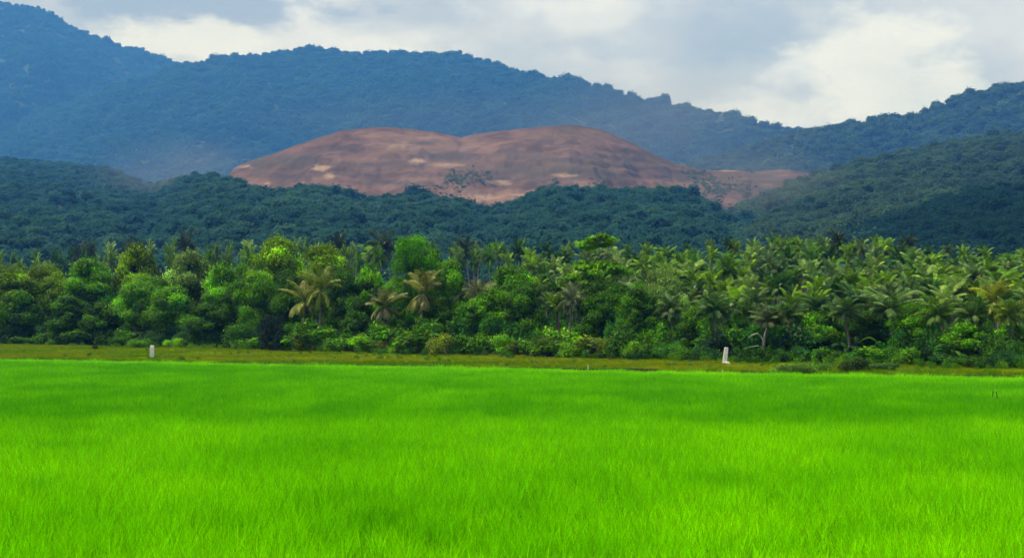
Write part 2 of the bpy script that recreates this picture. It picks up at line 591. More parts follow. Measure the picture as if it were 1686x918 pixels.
me = mesh_from("ground", V, Q, m, True)
bk = me.attributes.new("bank", 'FLOAT', 'POINT')
bank = smooth(.9, 1.6, d_field(GX, GY)) * (1 - smooth(1, 7, d_tree(GX, GY)))
bk.data.foreach_set("value", bank.ravel().astype(np.float32))
tag(obj("ground", me), kind='structure')

# ---- hills: each traced ridge stands at its own distance with a real front slope, gullies and a back slope
KD = 1.35        # the far ranges stand this much further off than first laid out


def hill(name, sky, Yr, Yf, zf, mat, canopy, ulo, uhi, nu, nt_=60, pw=1.15, gully=.1, seed=0, gs=.01, kd=KD):
    su, sv = np.array(sky, float).T
    u = np.linspace(ulo, uhi, nu)
    pyr = np.interp(u, su, sv)
    ry = Yr(u) if callable(Yr) else np.full(nu, float(Yr))
    fy = Yf(u) if callable(Yf) else np.full(nu, float(Yf))
    if kd != 1: ry = ry * kd; fy = np.where(fy > 600, fy * kd, fy); canopy *= kd; gs /= kd
    zr = np.array([at(a, b_, c_)[2] for a, b_, c_ in zip(u, pyr, ry)]) - canopy
    T = np.concatenate([np.linspace(0, 1, nt_), np.linspace(1.05, 1.8, 10)])
    U, TT = np.meshgrid(u, T)
    Yg = fy + (ry - fy) * TT
    Xg = (U - CX) / F * Yg
    tt = np.clip(TT, 0, 1)
    prof = tt ** pw
    Z = zf + (zr - zf) * prof
    g = fbm(Xg * gs + seed, Yg * gs * .35 + seed * 1.7, 5) - .5
    Z = Z + gully * np.maximum(zr - zf, 10) * g * 4 * tt * (1 - tt) * 1.2
    back = np.clip(TT - 1, 0, 1)
    Z = Z - back * (zr - zf) * .7 - back * 6
    V = np.stack([Xg, Yg, Z], -1)
    n_t = len(T); idx = np.arange(n_t * nu).reshape(n_t, nu)
    Q = np.stack([idx[:-1, :-1], idx[:-1, 1:], idx[1:, 1:], idx[1:, :-1]], -1).reshape(-1, 4)
    o = obj(name, mesh_from(name, V.reshape(-1, 3), Q, mat, True))
    tag(o, kind='structure')
    return V, o


def scatter_on(V, n, r, tmax=64):
    """n random points on the front face of a hill grid, by area"""
    G = V[:tmax]
    a, b_, c_, d_ = G[:-1, :-1], G[:-1, 1:], G[1:, 1:], G[1:, :-1]
    ar = np.linalg.norm(np.cross(c_ - a, d_ - b_), axis=-1).ravel()
    pk = r.choice(len(ar), n, p=ar / ar.sum())
    s, t = r.random(n)[:, None], r.random(n)[:, None]
    f = lambda q: q.reshape(-1, 3)[pk]
    return (f(a) * (1 - s) + f(b_) * s) * (1 - t) + (f(d_) * (1 - s) + f(c_) * s) * t, pk


M_SLOPE = plain_mat("forest_floor", (.015, .03, .012), (.03, .055, .02), .05)
CROWNS, CROWNS_GREY = [[forest_crown(60 + i, 230, t, m_) for i, t in enumerate((.9, 1.1, 1.35, .8))] for m_ in (M_FOREST, M_FOREST_GREY)]


def forest(name, V, n, size, seed, tint=(.5, .25), label_=None, keep=None, tmax=64, crowns=None, zs=1.):
    r = np.random.default_rng(seed)
    P, _ = scatter_on(V, n, r, tmax)
    if keep is not None:
        k = keep(P); P = P[k]
    n = len(P)
    big = fbm(P[:, 0] * .012 + seed, P[:, 1] * .012, 3)
    s = size * np.exp(np.clip(r.normal(-.08, .42, n), -.9, .72))
    rot = np.stack([r.normal(0, .08, n), r.normal(0, .08, n), r.uniform(0, 6.28, n)], 1)
    ti = np.clip(tint[0] + (big - .5) * .7 + r.normal(0, tint[1], n), 0, 1)
    o = instancer(name, crowns or CROWNS, P - np.array([0, 0, 1]) * (s * .15)[:, None], rot, np.stack([s, s, s * zs * r.uniform(.8, 1.25, n)], 1), ti, r.integers(0, 4, n))
    return tag(o, kind='stuff')


S_LEFT = [(-900, 150), (-500, 60), (-200, 10), (0, 3), (60, 8), (100, 35), (150, 55), (190, 70), (230, 78), (265, 92), (300, 105), (420, 150), (600, 230), (900, 320)]
V, _ = hill("mountain", S_LEFT, 6200, 3600, 20, M_SLOPE, 14, -700, 800, 160, seed=2, gully=.16, gs=.003)
forest("forest", V, 42000, 14, 71, (.4, .05))
S_MID = [(-300, 240), (0, 200), (200, 135), (300, 104), (340, 97), (400, 88), (450, 84), (500, 78), (520, 76), (560, 82), (600, 84), (650, 82), (700, 86), (750, 84), (800, 97),
         (850, 113), (900, 122), (950, 130), (1000, 142), (1050, 155), (1100, 165), (1150, 175), (1200, 182), (1250, 197), (1280, 205), (1330, 209), (1450, 235), (1700, 300)]
V, _ = hill("mountain", S_MID, lambda u: 5200 - 1700 * smooth(500, 1350, u), lambda u: 2700 - 300 * smooth(500, 1350, u), 25, M_SLOPE, 13, -200, 1600, 190, seed=5, gully=.15, gs=.0035)
forest("forest", V, 48000, 12, 72, (.5, .06))
S_RIGHT = [(1000, 330), (1150, 262), (1250, 232), (1330, 208), (1380, 200), (1440, 190), (1490, 188), (1520, 185), (1550, 165), (1580, 155), (1620, 143), (1660, 135), (1690, 128), (1900, 90), (2300, 60)]
V, _ = hill("hillside", S_RIGHT, 2700, 1700, 30, M_SLOPE, 10, 1000, 2200, 130, seed=8, gully=.1, gs=.006)
forest("forest", V, 26000, 8, 73, (.4, .14), crowns=CROWNS_GREY)
S_SPUR = [(1100, 400), (1200, 346), (1260, 316), (1340, 286), (1420, 260), (1500, 242), (1600, 226), (1700, 212), (2000, 180)]
V, _ = hill("hillside", S_SPUR, 1350, 500, 9, M_SLOPE, 5, 1120, 2000, 100, seed=11, gully=.12, gs=.015)
forest("forest", V, 24000, 3.9, 74, (.35, .16), crowns=CROWNS_GREY)
S_DARK = [(1290, 420), (1330, 402), (1400, 372), (1500, 342), (1560, 322), (1620, 306), (1700, 296), (2000, 280)]
V, _ = hill("hillside", S_DARK, 900, 480, 9, M_SLOPE, 4.5, 1300, 2000, 80, seed=13, gully=.08, gs=.02, kd=1)
forest("forest", V, 9000, 2.8, 75, (.0, .06))  # cloud shade on this spur is put into the darkest leaf tint
# bare earth hill of the diggings
S_RED = [(300, 345), (362, 306), (384, 277), (398, 270), (440, 256), (500, 233), (560, 215), (600, 210), (640, 209), (680, 212), (720, 218), (760, 226), (800, 218), (850, 213), (900, 207), (940, 205),
         (990, 213), (1030, 230), (1070, 250), (1110, 268), (1160, 280), (1240, 281), (1300, 279), (1345, 288), (1420, 304)]
m, nt, out = new_mat("bare_red_earth")
ge = N(nt, "ShaderNodeNewGeometry")
mp = N(nt, "ShaderNodeMapping"); mp.inputs["Scale"].default_value = (.008, .008, .022)
nt.links.new(ge.outputs["Position"], mp.inputs[0])
n1 = noise(nt, mp.outputs[0], 1.7, 9, .74); n2 = noise(nt, mp.outputs[0], 5., 7, .72)
n0 = noise(nt, mp.outputs[0], .8, 5, .6)
c = mix_c(nt, maprange(nt, n1, .36, .64), (.055, .036, .028), (.155, .092, .066))
c = mix_c(nt, maprange(nt, n2, .5, .66, 0, .6), c, (.06, .042, .033))
c = mix_c(nt, maprange(nt, n0, .5, .68, 0, .75), c, (.24, .15, .10))
c = mix_c(nt, maprange(nt, n0, .48, .32, 0, .6), c, (.07, .062, .04))
da = N(nt, "ShaderNodeAttribute", attribute_name="scar")
c = mix_c(nt, math_n(nt, 'MULTIPLY', da.outputs["Fac"], maprange(nt, n2, .35, .52, .3, 1.)), c, (.055, .045, .038))
pa = N(nt, "ShaderNodeAttribute", attribute_name="cut")
cm = maprange(nt, math_n(nt, 'MULTIPLY_ADD', n2, 2.4, math_n(nt, 'SUBTRACT', pa.outputs["Fac"], 1.75)), -.1, .75)
c = mix_c(nt, cm, c, mix_c(nt, n1, (.25, .165, .105), (.38, .27, .17)))
b = N(nt, "ShaderNodeBsdfPrincipled", i_Roughness=.95); b.inputs["Specular IOR Level"].default_value = .05
bp = N(nt, "ShaderNodeBump"); bp.inputs["Strength"].default_value = .6; bp.inputs["Distance"].default_value = 3.
nt.links.new(n2, bp.inputs["Height"]); nt.links.new(bp.outputs[0], b.inputs["Normal"])
nt.links.new(c, b.inputs["Base Color"]); nt.links.new(b.outputs[0], out.inputs[0])
V, red = hill("bare_hill", S_RED, 2000, 1500, 40, m, 0, 250, 1420, 440, nt_=210, seed=21, gully=.17, gs=.014, pw=.95, kd=1)
# benches cut into the slope
me = red.data
co = np.empty(len(me.vertices) * 3); me.vertices.foreach_get("co", co); co = co.reshape(-1, 3)
step = 14.0
zz = co[:, 2] + 5 * (fbm(co[:, 0] * .006, co[:, 1] * .006, 3) - .5)
fr = (zz / step) % 1
w_ = .45 * smooth(-.1, .35, fbm(co[:, 0] * .0035 + 9, co[:, 1] * .0035, 3) - .35) * smooth(1500, 1570, co[:, 1]) * (1 - smooth(1920, 2000, co[:, 1]))
co[:, 2] += w_ * step * (smooth(.55, 1, fr) - fr)
env = smooth(1500, 1580, co[:, 1]) * (1 - .75 * smooth(1900, 2000, co[:, 1]))
rid = 1 - np.abs(2 * fbm(co[:, 0] * .028 + 3, co[:, 1] * .006 + 7, 3) - 1)          # gullies running down the slope
co[:, 2] += env * (-3 * rid ** 6 + 13 * (fbm(co[:, 0] * .022 + 50, co[:, 1] * .02, 5) - .5) + 3 * (fbm(co[:, 0] * .12, co[:, 1] * .08, 2) - .5))
me.vertices.foreach_set("co", co.ravel())
sx = CX + F * co[:, 0] / co[:, 1]; b_ = (co[:, 2] - CAM_Z) / co[:, 1]
sy = HOR - F * b_
cut = np.zeros(len(co))
for (qx, qy, rx, ry) in ((528, 278, 18, 9), (538, 289, 12, 6), (398, 274, 22, 3.5), (735, 271, 36, 4), (690, 264, 18, 6), (500, 301, 10, 4), (440, 302, 8, 5), (925, 288, 26, 4), (800, 324, 34, 6),
                         (1200, 279, 40, 3), (1140, 271, 18, 4), (860, 320, 24, 5), (655, 240, 26, 8), (820, 300, 26, 5)):
    cut = np.maximum(cut, np.exp(-(((sx - qx) / rx) ** 2 + ((sy - qy) / ry) ** 2) * .6))
ca = me.attributes.new("cut", 'FLOAT', 'POINT'); ca.data.foreach_set("value", cut.astype(np.float32))
scar = np.zeros(len(co))
for (qx, qy, rx, ry) in ((720, 255, 50, 7), (610, 270, 60, 4), (840, 280, 55, 7), (650, 300, 60, 4), (560, 243, 30, 4), (900, 262, 40, 4), (500, 262, 22, 5), (980, 255, 40, 7), (1040, 262, 30, 8), (820, 296, 70, 6),
                         (1260, 300, 110, 30), (1130, 285, 60, 18), (1000, 290, 60, 8), (690, 235, 40, 4), (470, 290, 30, 5)):
    scar = np.maximum(scar, np.exp(-(((sx - qx) / rx) ** 2 + ((sy - qy) / ry) ** 2)))
ca = me.attributes.new("scar", 'FLOAT', 'POINT'); ca.data.foreach_set("value", scar.astype(np.float32))
VR = co.reshape(V.shape)
# front wooded hill
S_FRONT = [(-500, 262), (-200, 252), (0, 258), (60, 263), (120, 268), (180, 276), (215, 292), (250, 304), (300, 288), (350, 284), (390, 296), (440, 312), (480, 304), (520, 302), (570, 313), (610, 322), (680, 312), (720, 320),
           (760, 328), (800, 342), (830, 336), (860, 322), (890, 308), (920, 304), (970, 306), (1050, 306), (1120, 306), (1160, 324), (1190, 346), (1240, 352), (1300, 380), (1400, 410)]
V, _ = hill("wooded_hill", S_FRONT, lambda u: 2900 - 1550 * smooth(120, 440, u), 490, 9, M_SLOPE, 5.5, -400, 1380, 150, seed=17, gully=.1, gs=.02, kd=1)
forest("forest", V, 46000, 3.7, 76, (.55, .13))
# scrub on the diggings
def on_red(P):
    px = CX + F * P[:, 0] / P[:, 1]; py = HOR - F * (P[:, 2] - CAM_Z) / P[:, 1]
    pat = smooth(.45, .62, fbm(P[:, 0] * .03 + 2, P[:, 1] * .012, 4))
    k = 1.3 * np.exp(-(((px - 735) / 50) ** 2 + ((py - 293) / 11) ** 2)) + 1.1 * np.exp(-(((px - 1120) / 60) ** 2 + ((py - 306) / 22) ** 2)) + .8 * np.exp(-(((px - 800) / 200) ** 2 + ((py - 338) / 9) ** 2)) \
        + 1.6 * np.exp(-(((px - 1315) / 45) ** 2 + ((py - 296) / 30) ** 2)) + .5 * np.exp(-(((px - 1235) / 60) ** 2 + ((py - 325) / 18) ** 2)) + .5 * np.exp(-(((px - 960) / 60) ** 2 + ((py - 302) / 8) ** 2))
    k = k * pat * 2.4
    return np.random.default_rng(5).random(len(P)) < k * .42
forest("scrub", VR, 60000, 1.25, 77, (.8, .2), keep=on_red, tmax=210, crowns=CROWNS_GREY)

# ================================================================== FIELD AND BANK
def region(n, r, x0, x1, y0, y1, f):
    P = np.stack([r.uniform(x0, x1, n), r.uniform(y0, y1, n)], 1)
    return P[f(P[:, 0], P[:, 1])]

r = np.random.default_rng(90)
gxs, gys = np.meshgrid(np.arange(-112, 98, 1.05), np.arange(12, 185, 1.05))
P = np.stack([gxs.ravel(), gys.ravel()], 1) + r.normal(0, .18, (gxs.size, 2))
edge = d_field(P[:, 0], P[:, 1])
k = (edge < -.35 + .25 * np.sin(P[:, 0])) & (np.abs(P[:, 0]) < 22 + .36 * P[:, 1])
P = P[k]; n = len(P)
near = 1 - smooth(60, 70, P[:, 1] + 3 * (fbm(P[:, 0] * .08, P[:, 1] * .08, 2) - .5))  # far rice outside this mask gets a darker tint, a painted cloud shadow
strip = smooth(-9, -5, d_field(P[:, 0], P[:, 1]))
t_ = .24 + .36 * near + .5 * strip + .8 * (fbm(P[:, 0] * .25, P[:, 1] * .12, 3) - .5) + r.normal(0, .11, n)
hz = (.9 + .8 * (fbm(P[:, 0] * .6 + 40, P[:, 1] * .6, 3) - .5)) * (1 + .06 * near)
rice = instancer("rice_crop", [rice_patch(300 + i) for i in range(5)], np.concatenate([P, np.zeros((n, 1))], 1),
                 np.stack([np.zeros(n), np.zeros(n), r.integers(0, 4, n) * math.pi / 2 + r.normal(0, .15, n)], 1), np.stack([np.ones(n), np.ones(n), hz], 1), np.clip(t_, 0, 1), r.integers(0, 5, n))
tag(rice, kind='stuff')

r = np.random.default_rng(91)
P = region(110000, r, -130, 95, 90, 275, lambda x, y: (d_field(x, y) > -.1) & (d_tree(x, y) < 3) & (np.abs(x) < 20 + .36 * y))
P = P[:52000]; n = len(P)
pat = fbm(P[:, 0] * .12 + 3, P[:, 1] * .3, 4)
h = .45 + 1.1 * np.clip(pat - .35, 0, 1) + r.normal(0, .1, n)
lip = 1 - smooth(.5, 2.5, d_field(P[:, 0], P[:, 1]))
ti = np.clip(.5 + (fbm(P[:, 0] * .09 + 31, P[:, 1] * .2, 4) - .5) * 2.2 + r.normal(0, .13, n) - .5 * lip, 0, 1)
s = np.clip(h, .25, 1.4)
dry = instancer("bank_grass", [tuft(400 + i, 26, .42, .16, .012, M_DRY) for i in range(4)], np.concatenate([P, ground_z(P[:, 0], P[:, 1])[:, None]], 1),
                np.stack([np.zeros(n), np.zeros(n), r.uniform(0, 6.28, n)], 1), np.stack([s * 1.2, s * 1.2, s], 1), ti, r.integers(0, 4, n))
tag(dry, kind='stuff')

r = np.random.default_rng(92)
P = region(70000, r, -145, 130, 90, 340, lambda x, y: (d_tree(x, y) > -60) & (d_field(x, y) > .3) & (d_tree(x, y) < 75) & (np.abs(x) < 22 + .36 * y))
pxs = CX + F * P[:, 0] / P[:, 1]
dens = np.interp(pxs, [-100, 380, 440, 520, 1686, 1800], [.12, .14, .4, .8, .9, .9])
clump_ = smooth(.58, .72, fbm(P[:, 0] * .14 + 60, P[:, 1] * .3, 3))
keep = r.random(len(P)) < dens * (.3 * clump_ + .02 + (.98 - .3 * clump_) * smooth(-3.5, 1, d_tree(P[:, 0], P[:, 1]) + 3 * (fbm(P[:, 0] * .3, P[:, 1] * .3, 2) - .5)))
P = P[keep]; n = len(P)
s = (.45 + .55 * smooth(-4, 0, d_tree(P[:, 0], P[:, 1])) + .9 * smooth(4, 14, d_tree(P[:, 0], P[:, 1]))) * (.55 + 1.1 * fbm(P[:, 0] * .35 + 7, P[:, 1] * .35, 3) * r.uniform(.5, 1.2, n))
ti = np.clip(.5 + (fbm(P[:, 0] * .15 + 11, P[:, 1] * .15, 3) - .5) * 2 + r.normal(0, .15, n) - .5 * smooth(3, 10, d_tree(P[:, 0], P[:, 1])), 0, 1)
def weed(seed):
    rr = np.random.default_rng(seed)
    V, Fc = crown_cards([((0, 0, .35), (.4, .4, .35)), ((.25, .1, .25), (.3, .3, .25)), ((-.2, -.15, .5), (.22, .22, .2))], 42, .1, .45, rr, .2, .5)
    return mesh_from("weed", V, Fc, M_WEED)
wd = instancer("undergrowth", [weed(500 + i) for i in range(4)], np.concatenate([P, ground_z(P[:, 0], P[:, 1])[:, None]], 1),
               np.stack([np.zeros(n), np.zeros(n), r.uniform(0, 6.28, n)], 1), np.stack([s, s, s * r.uniform(.7, 1.2, n)], 1), ti, r.integers(0, 4, n))
tag(wd, kind='stuff')

# ================================================================== TREES AND PLANTS
random.seed(11)
OLIVE, DARK, MID, BRIGHT, GREY, LIME = (.155, .28, .0), (.05, .145, .0), (.105, .29, .0), (.14, .35, .0), (.15, .26, .04), (.21, .40, .0)
COLS = dict(olive=OLIVE, dark=DARK, mid=MID, bright=BRIGHT, grey=GREY, lime=LIME)


def vary(c, k=.15):
    f = 1 + random.uniform(-k, k)
    return tuple(v * f for v in c)


G_BROAD = "broadleaf trees along the tree belt"
BROADS = [  # px, behind the tree line, top, width, proto, colour, label
    (8, 14, 436, 120, 1, 'olive', "olive broadleaf tree standing at the very left end of the tree belt"),
    (30, 5, 478, 100, 2, 'dark', "low dark tree in the shade at the left end of the belt"),
    (75, 22, 432, 110, 3, 'olive', "olive round-topped tree second from the left end of the belt"),
    (112, 7, 486, 100, 0, 'dark', "dark low-branched tree over the black gap left of the small white post"),
    (150, 20, 424, 110, 1, 'mid', "tall mid-green tree up and left of the small white post"),
    (172, 6, 498, 90, 2, 'dark', "darkest squat tree just left of the small white post"),
    (222, 24, 398, 96, 4, 'olive', "tall olive tree topping the skyline above the small white post"),
    (240, 10, 452, 120, 3, 'mid', "broad mid-green tree directly above the small white post"),
    (285, 8, 470, 110, 0, 'mid', "leafy mid-green tree just right of the small white post"),
    (318, 22, 412, 110, 1, 'grey', "grey-green tall tree between the small white post and the dark round bush"),
    (345, 6, 500, 90, 2, 'dark', "dark squat tree well left of the dark round bush"),
    (368, 16, 428, 90, 4, 'mid', "slim mid-green tree up and left of the dark round bush"),
    (395, 8, 462, 84, 0, 'dark', "dark narrow tree just left of the dark round bush"),
    (402, 22, 432, 80, 3, 'mid', "fresh green tree left of the lime-topped tree"),
    (455, 20, 388, 110, 1, 'lime', "lime-topped tall tree rising above the dark round bush"),
    (425, 9, 448, 90, 0, 'mid', "mid-green full tree right above the dark round bush"),
    (478, 12, 440, 90, 3, 'dark', "dark green tree behind the straw-coloured dry palms"),
    (535, 18, 402, 110, 1, 'olive', "olive tall tree right of the lime-topped tree"),
    (560, 10, 440, 90, 0, 'dark', "dark tree between the two clumps of dry palms"),
    (590, 7, 488, 80, 2, 'dark', "low dark tree beneath the middle of the two dry palm clumps"),
    (610, 16, 432, 80, 4, 'mid', "slim green tree left of the bright feathery tree"),
    (655, 12, 452, 84, 3, 'mid', "mid-green tree at the foot of the bright feathery tree"),
    (738, 15, 426, 90, 0, 'mid', "round mid-green tree just right of the bright feathery tree"),
    (718, 6, 500, 90, 2, 'dark', "dark squat tree below and right of the brownish-yellow dry palm"),
    (795, 7, 480, 90, 4, 'mid', "green slim tree halfway from feathery tree to tiered tree, in front"),
    (845, 13, 436, 110, 1, 'mid', "large green tree standing left of the tiered tree"),
    (862, 6, 470, 90, 0, 'dark', "dark tree over the black hollow left of the tiered tree"),
    (1000, 8, 455, 110, 3, 'dark', "dark full tree beneath the tiered lime tree"),
    (1052, 7, 470, 90, 0, 'dark', "dark tree just right of the tiered lime tree"),
    (1092, 12, 440, 90, 3, 'grey', "grey-green tree two crowns right of the tiered lime tree"),
    (1150, 7, 500, 80, 2, 'mid', "low green tree up and left of the leaning post"),
    (1225, 9, 496, 70, 4, 'dark', "dark slim tree behind the pale bare branch"),
    (1352, 6, 512, 110, 2, 'mid', "low spreading green tree among palms left of the grass hummock"),
    (1440, 8, 508, 100, 0, 'dark', "dark green tree among palms above the grass hummock"),
    (1505, 7, 495, 100, 3, 'mid', "rounded olive-green tree among palms right of the grass hummock"),
    (1590, 6, 528, 110, 2, 'mid', "low green tree among palms near the right end of the belt"),
    (1672, 7, 532, 110, 0, 'mid', "green spreading tree under the yellowish palms at the right end"),
]
for px, d, top, w, pr, cn, lab in BROADS:
    plant("broadleaf_tree", BROAD[pr], px, behind(px, d), top, vary(COLS[cn]), lab, "tree", G_BROAD, w)
plant("feathery_tree", FEATHER, 690, behind(690, 13), 386, (.075, .25, .002), "bright green feathery tree rising from the middle of the belt", "tree", None, 104)
plant("tiered_tree", TIERED, 990, behind(990, 9), 388, (.12, .30, .0), "lime green tree with flat tiered branches topping the skyline", "tree", None, 120, rz=0.)

# ---- shrubs along the front of the belt
ZONES = [(-200, 110, "at the far left end"), (110, 225, "left of the small post"), (225, 330, "right of the small post"), (330, 420, "left of the dark round bush"),
         (420, 500, "by the dark round bush"), (500, 600, "right of the dark round bush"), (600, 660, "left of the feathery tree"), (660, 740, "under the feathery tree"), (740, 820, "right of the feathery tree"),
         (820, 930, "left of the tiered tree"), (930, 1050, "under the tiered tree"), (1050, 1130, "right of the tiered tree"), (1130, 1180, "left of the leaning white post"),
         (1180, 1250, "by the leaning post"), (1250, 1370, "left of the grass hummock"), (1370, 1450, "behind the grass hummock"), (1450, 1560, "right of the grass hummock"),
         (1560, 1645, "above the two dark stakes"), (1645, 1900, "at the far right end")]


def zone(px): return next(t for a, b, t in ZONES if a <= px < b)


ORD = {2: ["left one of two {}", "right one of two {}"], 3: ["leftmost of three {}", "middle one of three {}", "rightmost of three {}"]}
NUM = ["", "", "two", "three", "four", "five", "six", "seven", "eight", "nine"]
NTH = ["leftmost", "second", "third", "fourth", "fifth", "sixth", "seventh", "eighth"]


def name_apart(things, plural):
    """labels that repeat get their order from the left added"""
    by = {}
    for o, px in things: by.setdefault(o["label"], []).append((px, o))
    for lab, v in by.items():
        if len(v) == 1: continue
        v.sort(key=lambda q: q[0])
        body = lab
        for a, b in plural: body = body.replace(a, b, 1)
        for i, (_, o) in enumerate(v):
            n = len(v)
            if n in ORD: o["label"] = ORD[n][i].format(body)
            elif i == n - 1: o["label"] = "rightmost of %s %s" % (NUM[min(n, 9)], body)
            else: o["label"] = ("leftmost" if i == 0 else NTH[i] + " from left") + " of %s %s" % (NUM[min(n, 9)], body)


shrubs = []
def shrub(px, d, top, w, pr, c, word, row):
    big = pr in BIGLEAF
    kind = "broad_leaved_plant" if big else "shrub"
    o = plant(kind, pr, px, behind(px, d), top, vary(c), "%s %s %s %s" % (word, "arching plant" if big else "shrub", row, zone(px)), "plant" if big else "shrub",
              "arching broad-leaved plants at the foot of the belt" if big else "shrubs along the front of the belt", w, ("stem", "leaves") if big else ("stems", "foliage"))
    shrubs.append((o, px))


def base_py(px, d):
    Y = behind(px, d); x = (px - CX) / F * Y
    return HOR - F * (float(ground_z(x, Y)) - CAM_Z) / Y


SH_H = [(-100, 30), (330, 34), (480, 50), (640, 56), (800, 62), (930, 62), (1050, 68), (1100, 56), (1300, 54), (1800, 56)]
px = -70.
while px < 1760:
    hgt = np.interp(px, *zip(*SH_H)) * random.uniform(.75, 1.15)
    left = px < 440
    # front row
    if not (left and random.random() < .55) and not (1180 < px < 1215):
        if px < 440: c, w_ = random.choice([(MID, "mid-green"), (DARK, "dark"), (BRIGHT, "bright-green")])
        elif px < 1090: c, w_ = random.choice([(BRIGHT, "bright-green"), ((.11, .26, .0), "yellow-green"), ((.07, .21, .0), "fresh-green"), ((.13, .19, .006), "tawny green")])
        elif px < 1300: c, w_ = random.choice([((.045, .165, .004), "mid-green"), ((.026, .10, .010), "dark"), ((.08, .22, .0), "bright-green")])
        else: c, w_ = random.choice([((.045, .165, .004), "mid-green"), ((.026, .10, .010), "dark"), ((.06, .19, .0), "fresh-green"), ((.085, .23, .0), "bright-green")])
        d = random.uniform(-.5, 2.5)
        shrub(px, d, base_py(px, d) - hgt * .62, random.uniform(46, 70), random.choice(SHRUB), c, w_, "in front row")
    # second row
    d = random.uniform(4, 7); px2 = px + random.uniform(8, 20)
    if px < 420: c, w_ = random.choice([(DARK, "dark"), ((.026, .085, .008), "shaded-green")])
    elif px < 1090: c, w_ = random.choice([((.06, .19, .0), "fresh-green"), (BRIGHT, "bright-green"), ((.035, .13, .006), "mid-green")])
    else: c, w_ = random.choice([((.035, .135, .006), "mid-green"), ((.02, .08, .010), "dark"), ((.055, .18, .002), "fresh-green")])
    shrub(px2, d, base_py(px2, d) - hgt * (1.4 if px > 1080 else 1.1), random.uniform(50, 78), random.choice(BIGLEAF if (px > 1090 and random.random() < .3) else SHRUB), c, w_, "in second row")
    px += random.uniform(24, 36)
# larger rounded bushes that stand out
for px, d, top, w, c, lab in ((1035, 1.5, 524, 100, (.06, .19, .0), "big rounded green bush standing out below the tiered tree"),
                              (905, .8, 540, 90, (.08, .17, .002), "big rounded tawny-green bush left of the tiered tree"),
                              (775, .8, 538, 96, (.08, .24, .0), "big bright green bush right of the brownish-yellow dry palm"),
                              (512, 1.2, 528, 100, (.075, .21, .0), "big green bush at the foot of the straw-coloured dry palms"),
                              (690, 1.2, 534, 96, (.08, .20, .0), "big olive-green bush at the foot of the brownish-yellow dry palm"),
                              (494, 2.2, 512, 62, (.06, .19, .0), "upright green bush hiding the trunk of the first straw-coloured palm"), (640, 2.2, 518, 70, (.07, .20, .0), "upright green bush under the low olive-brown dry palm"),
                              (706, 2.4, 512, 66, (.05, .17, .0), "upright darker bush hiding the trunk of the brownish-yellow dry palm"), (1655, 3.2, 530, 84, (.06, .18, .0), "upright green bush under the yellowing palm"),
                              (575, .8, 540, 100, (.085, .24, .0), "big bright green bush below the gap between the dry palm clumps"),
                              (1185, 3, 532, 70, (.03, .09, .03), "dark bluish-green bush right behind the leaning white post")):
    plant("large_bush", SHRUB[0 if px % 2 else 2], px, behind(px, d), top, c, lab, "bush", None, w, ("stems", "foliage"))
plant("drooping_bush", DARKBUSH, 446, behind(446, -1.5), 505, (.022, .05, .022), "dark round bush with drooping grey-topped leaves in front of the belt", "bush", None, 54, ("stems", "foliage"))
BRANCHY = make_shrub(46, 1.2, 4.0, .1, 60)


def on_bank(kind, proto, px, py, top, w, c, lab, cat, names=("stems", "foliage")):
    x, Y, z = hit(px, py)
    return plant(kind, proto, px, Y, top, c, lab, cat, None, w, names)


on_bank("bank_shrub", SHRUB[1], 1408, 612, 583, 66, (.03, .065, .003), "low dark green hummock of scrub at the field's far edge", "shrub")
on_bank("bank_shrub", BRANCHY, 1300, 611, 597, 100, (.08, .17, .008), "low bright mat of scrub left of the dark hummock", "shrub")
on_bank("bank_shrub", SHRUB[2], 1455, 609, 594, 60, (.05, .13, .004), "dark green clump just right of the scrub hummock", "shrub")
on_bank("bank_shrub", BRANCHY, 1350, 610, 594, 70, (.06, .15, .004), "low green mat between the bright mat and the dark hummock", "shrub")
on_bank("bank_shrub", BRANCHY, 432, 607, 600, 26, (.07, .12, .008), "tiny green mound at the field edge below the dark round bush", "shrub")
on_bank("bank_shrub", BRANCHY, 156, 575, 567, 16, (.03, .05, .012), "tiny dark tuft on the bank left of the small white post", "shrub")
on_bank("bank_shrub", BRANCHY, 390, 575, 568, 14, (.03, .05, .012), "tiny dark tuft on the bank left of the dark round bush", "shrub")
on_bank("bank_shrub", SHRUB[3], 88, 568, 556, 34, (.085, .24, .0), "small bright green clump on the bank at the belt's left end", "shrub")
on_bank("bank_shrub", SHRUB[3], 415, 572, 560, 44, (.085, .19, .01), "small bright green clump tucked left of the dark round bush", "shrub")

# ---- palms
PT = [((.10, .19, .035), "grey-green"), ((.15, .29, .0), "yellow-green"), ((.03, .10, .004), "dark green"), ((.08, .20, .0), "mid-green"), ((.18, .29, .045), "pale-fronded")]
palms = []
def palm(px, d, top, c, lab, group="coconut palms of the plantation", w=None, proto=None):
    o = plant("coconut_palm", proto or random.choice(PALMS), px, behind(px, d), top, vary(c, .12), lab, "palm", group, w)
    palms.append((o, px))
    return o


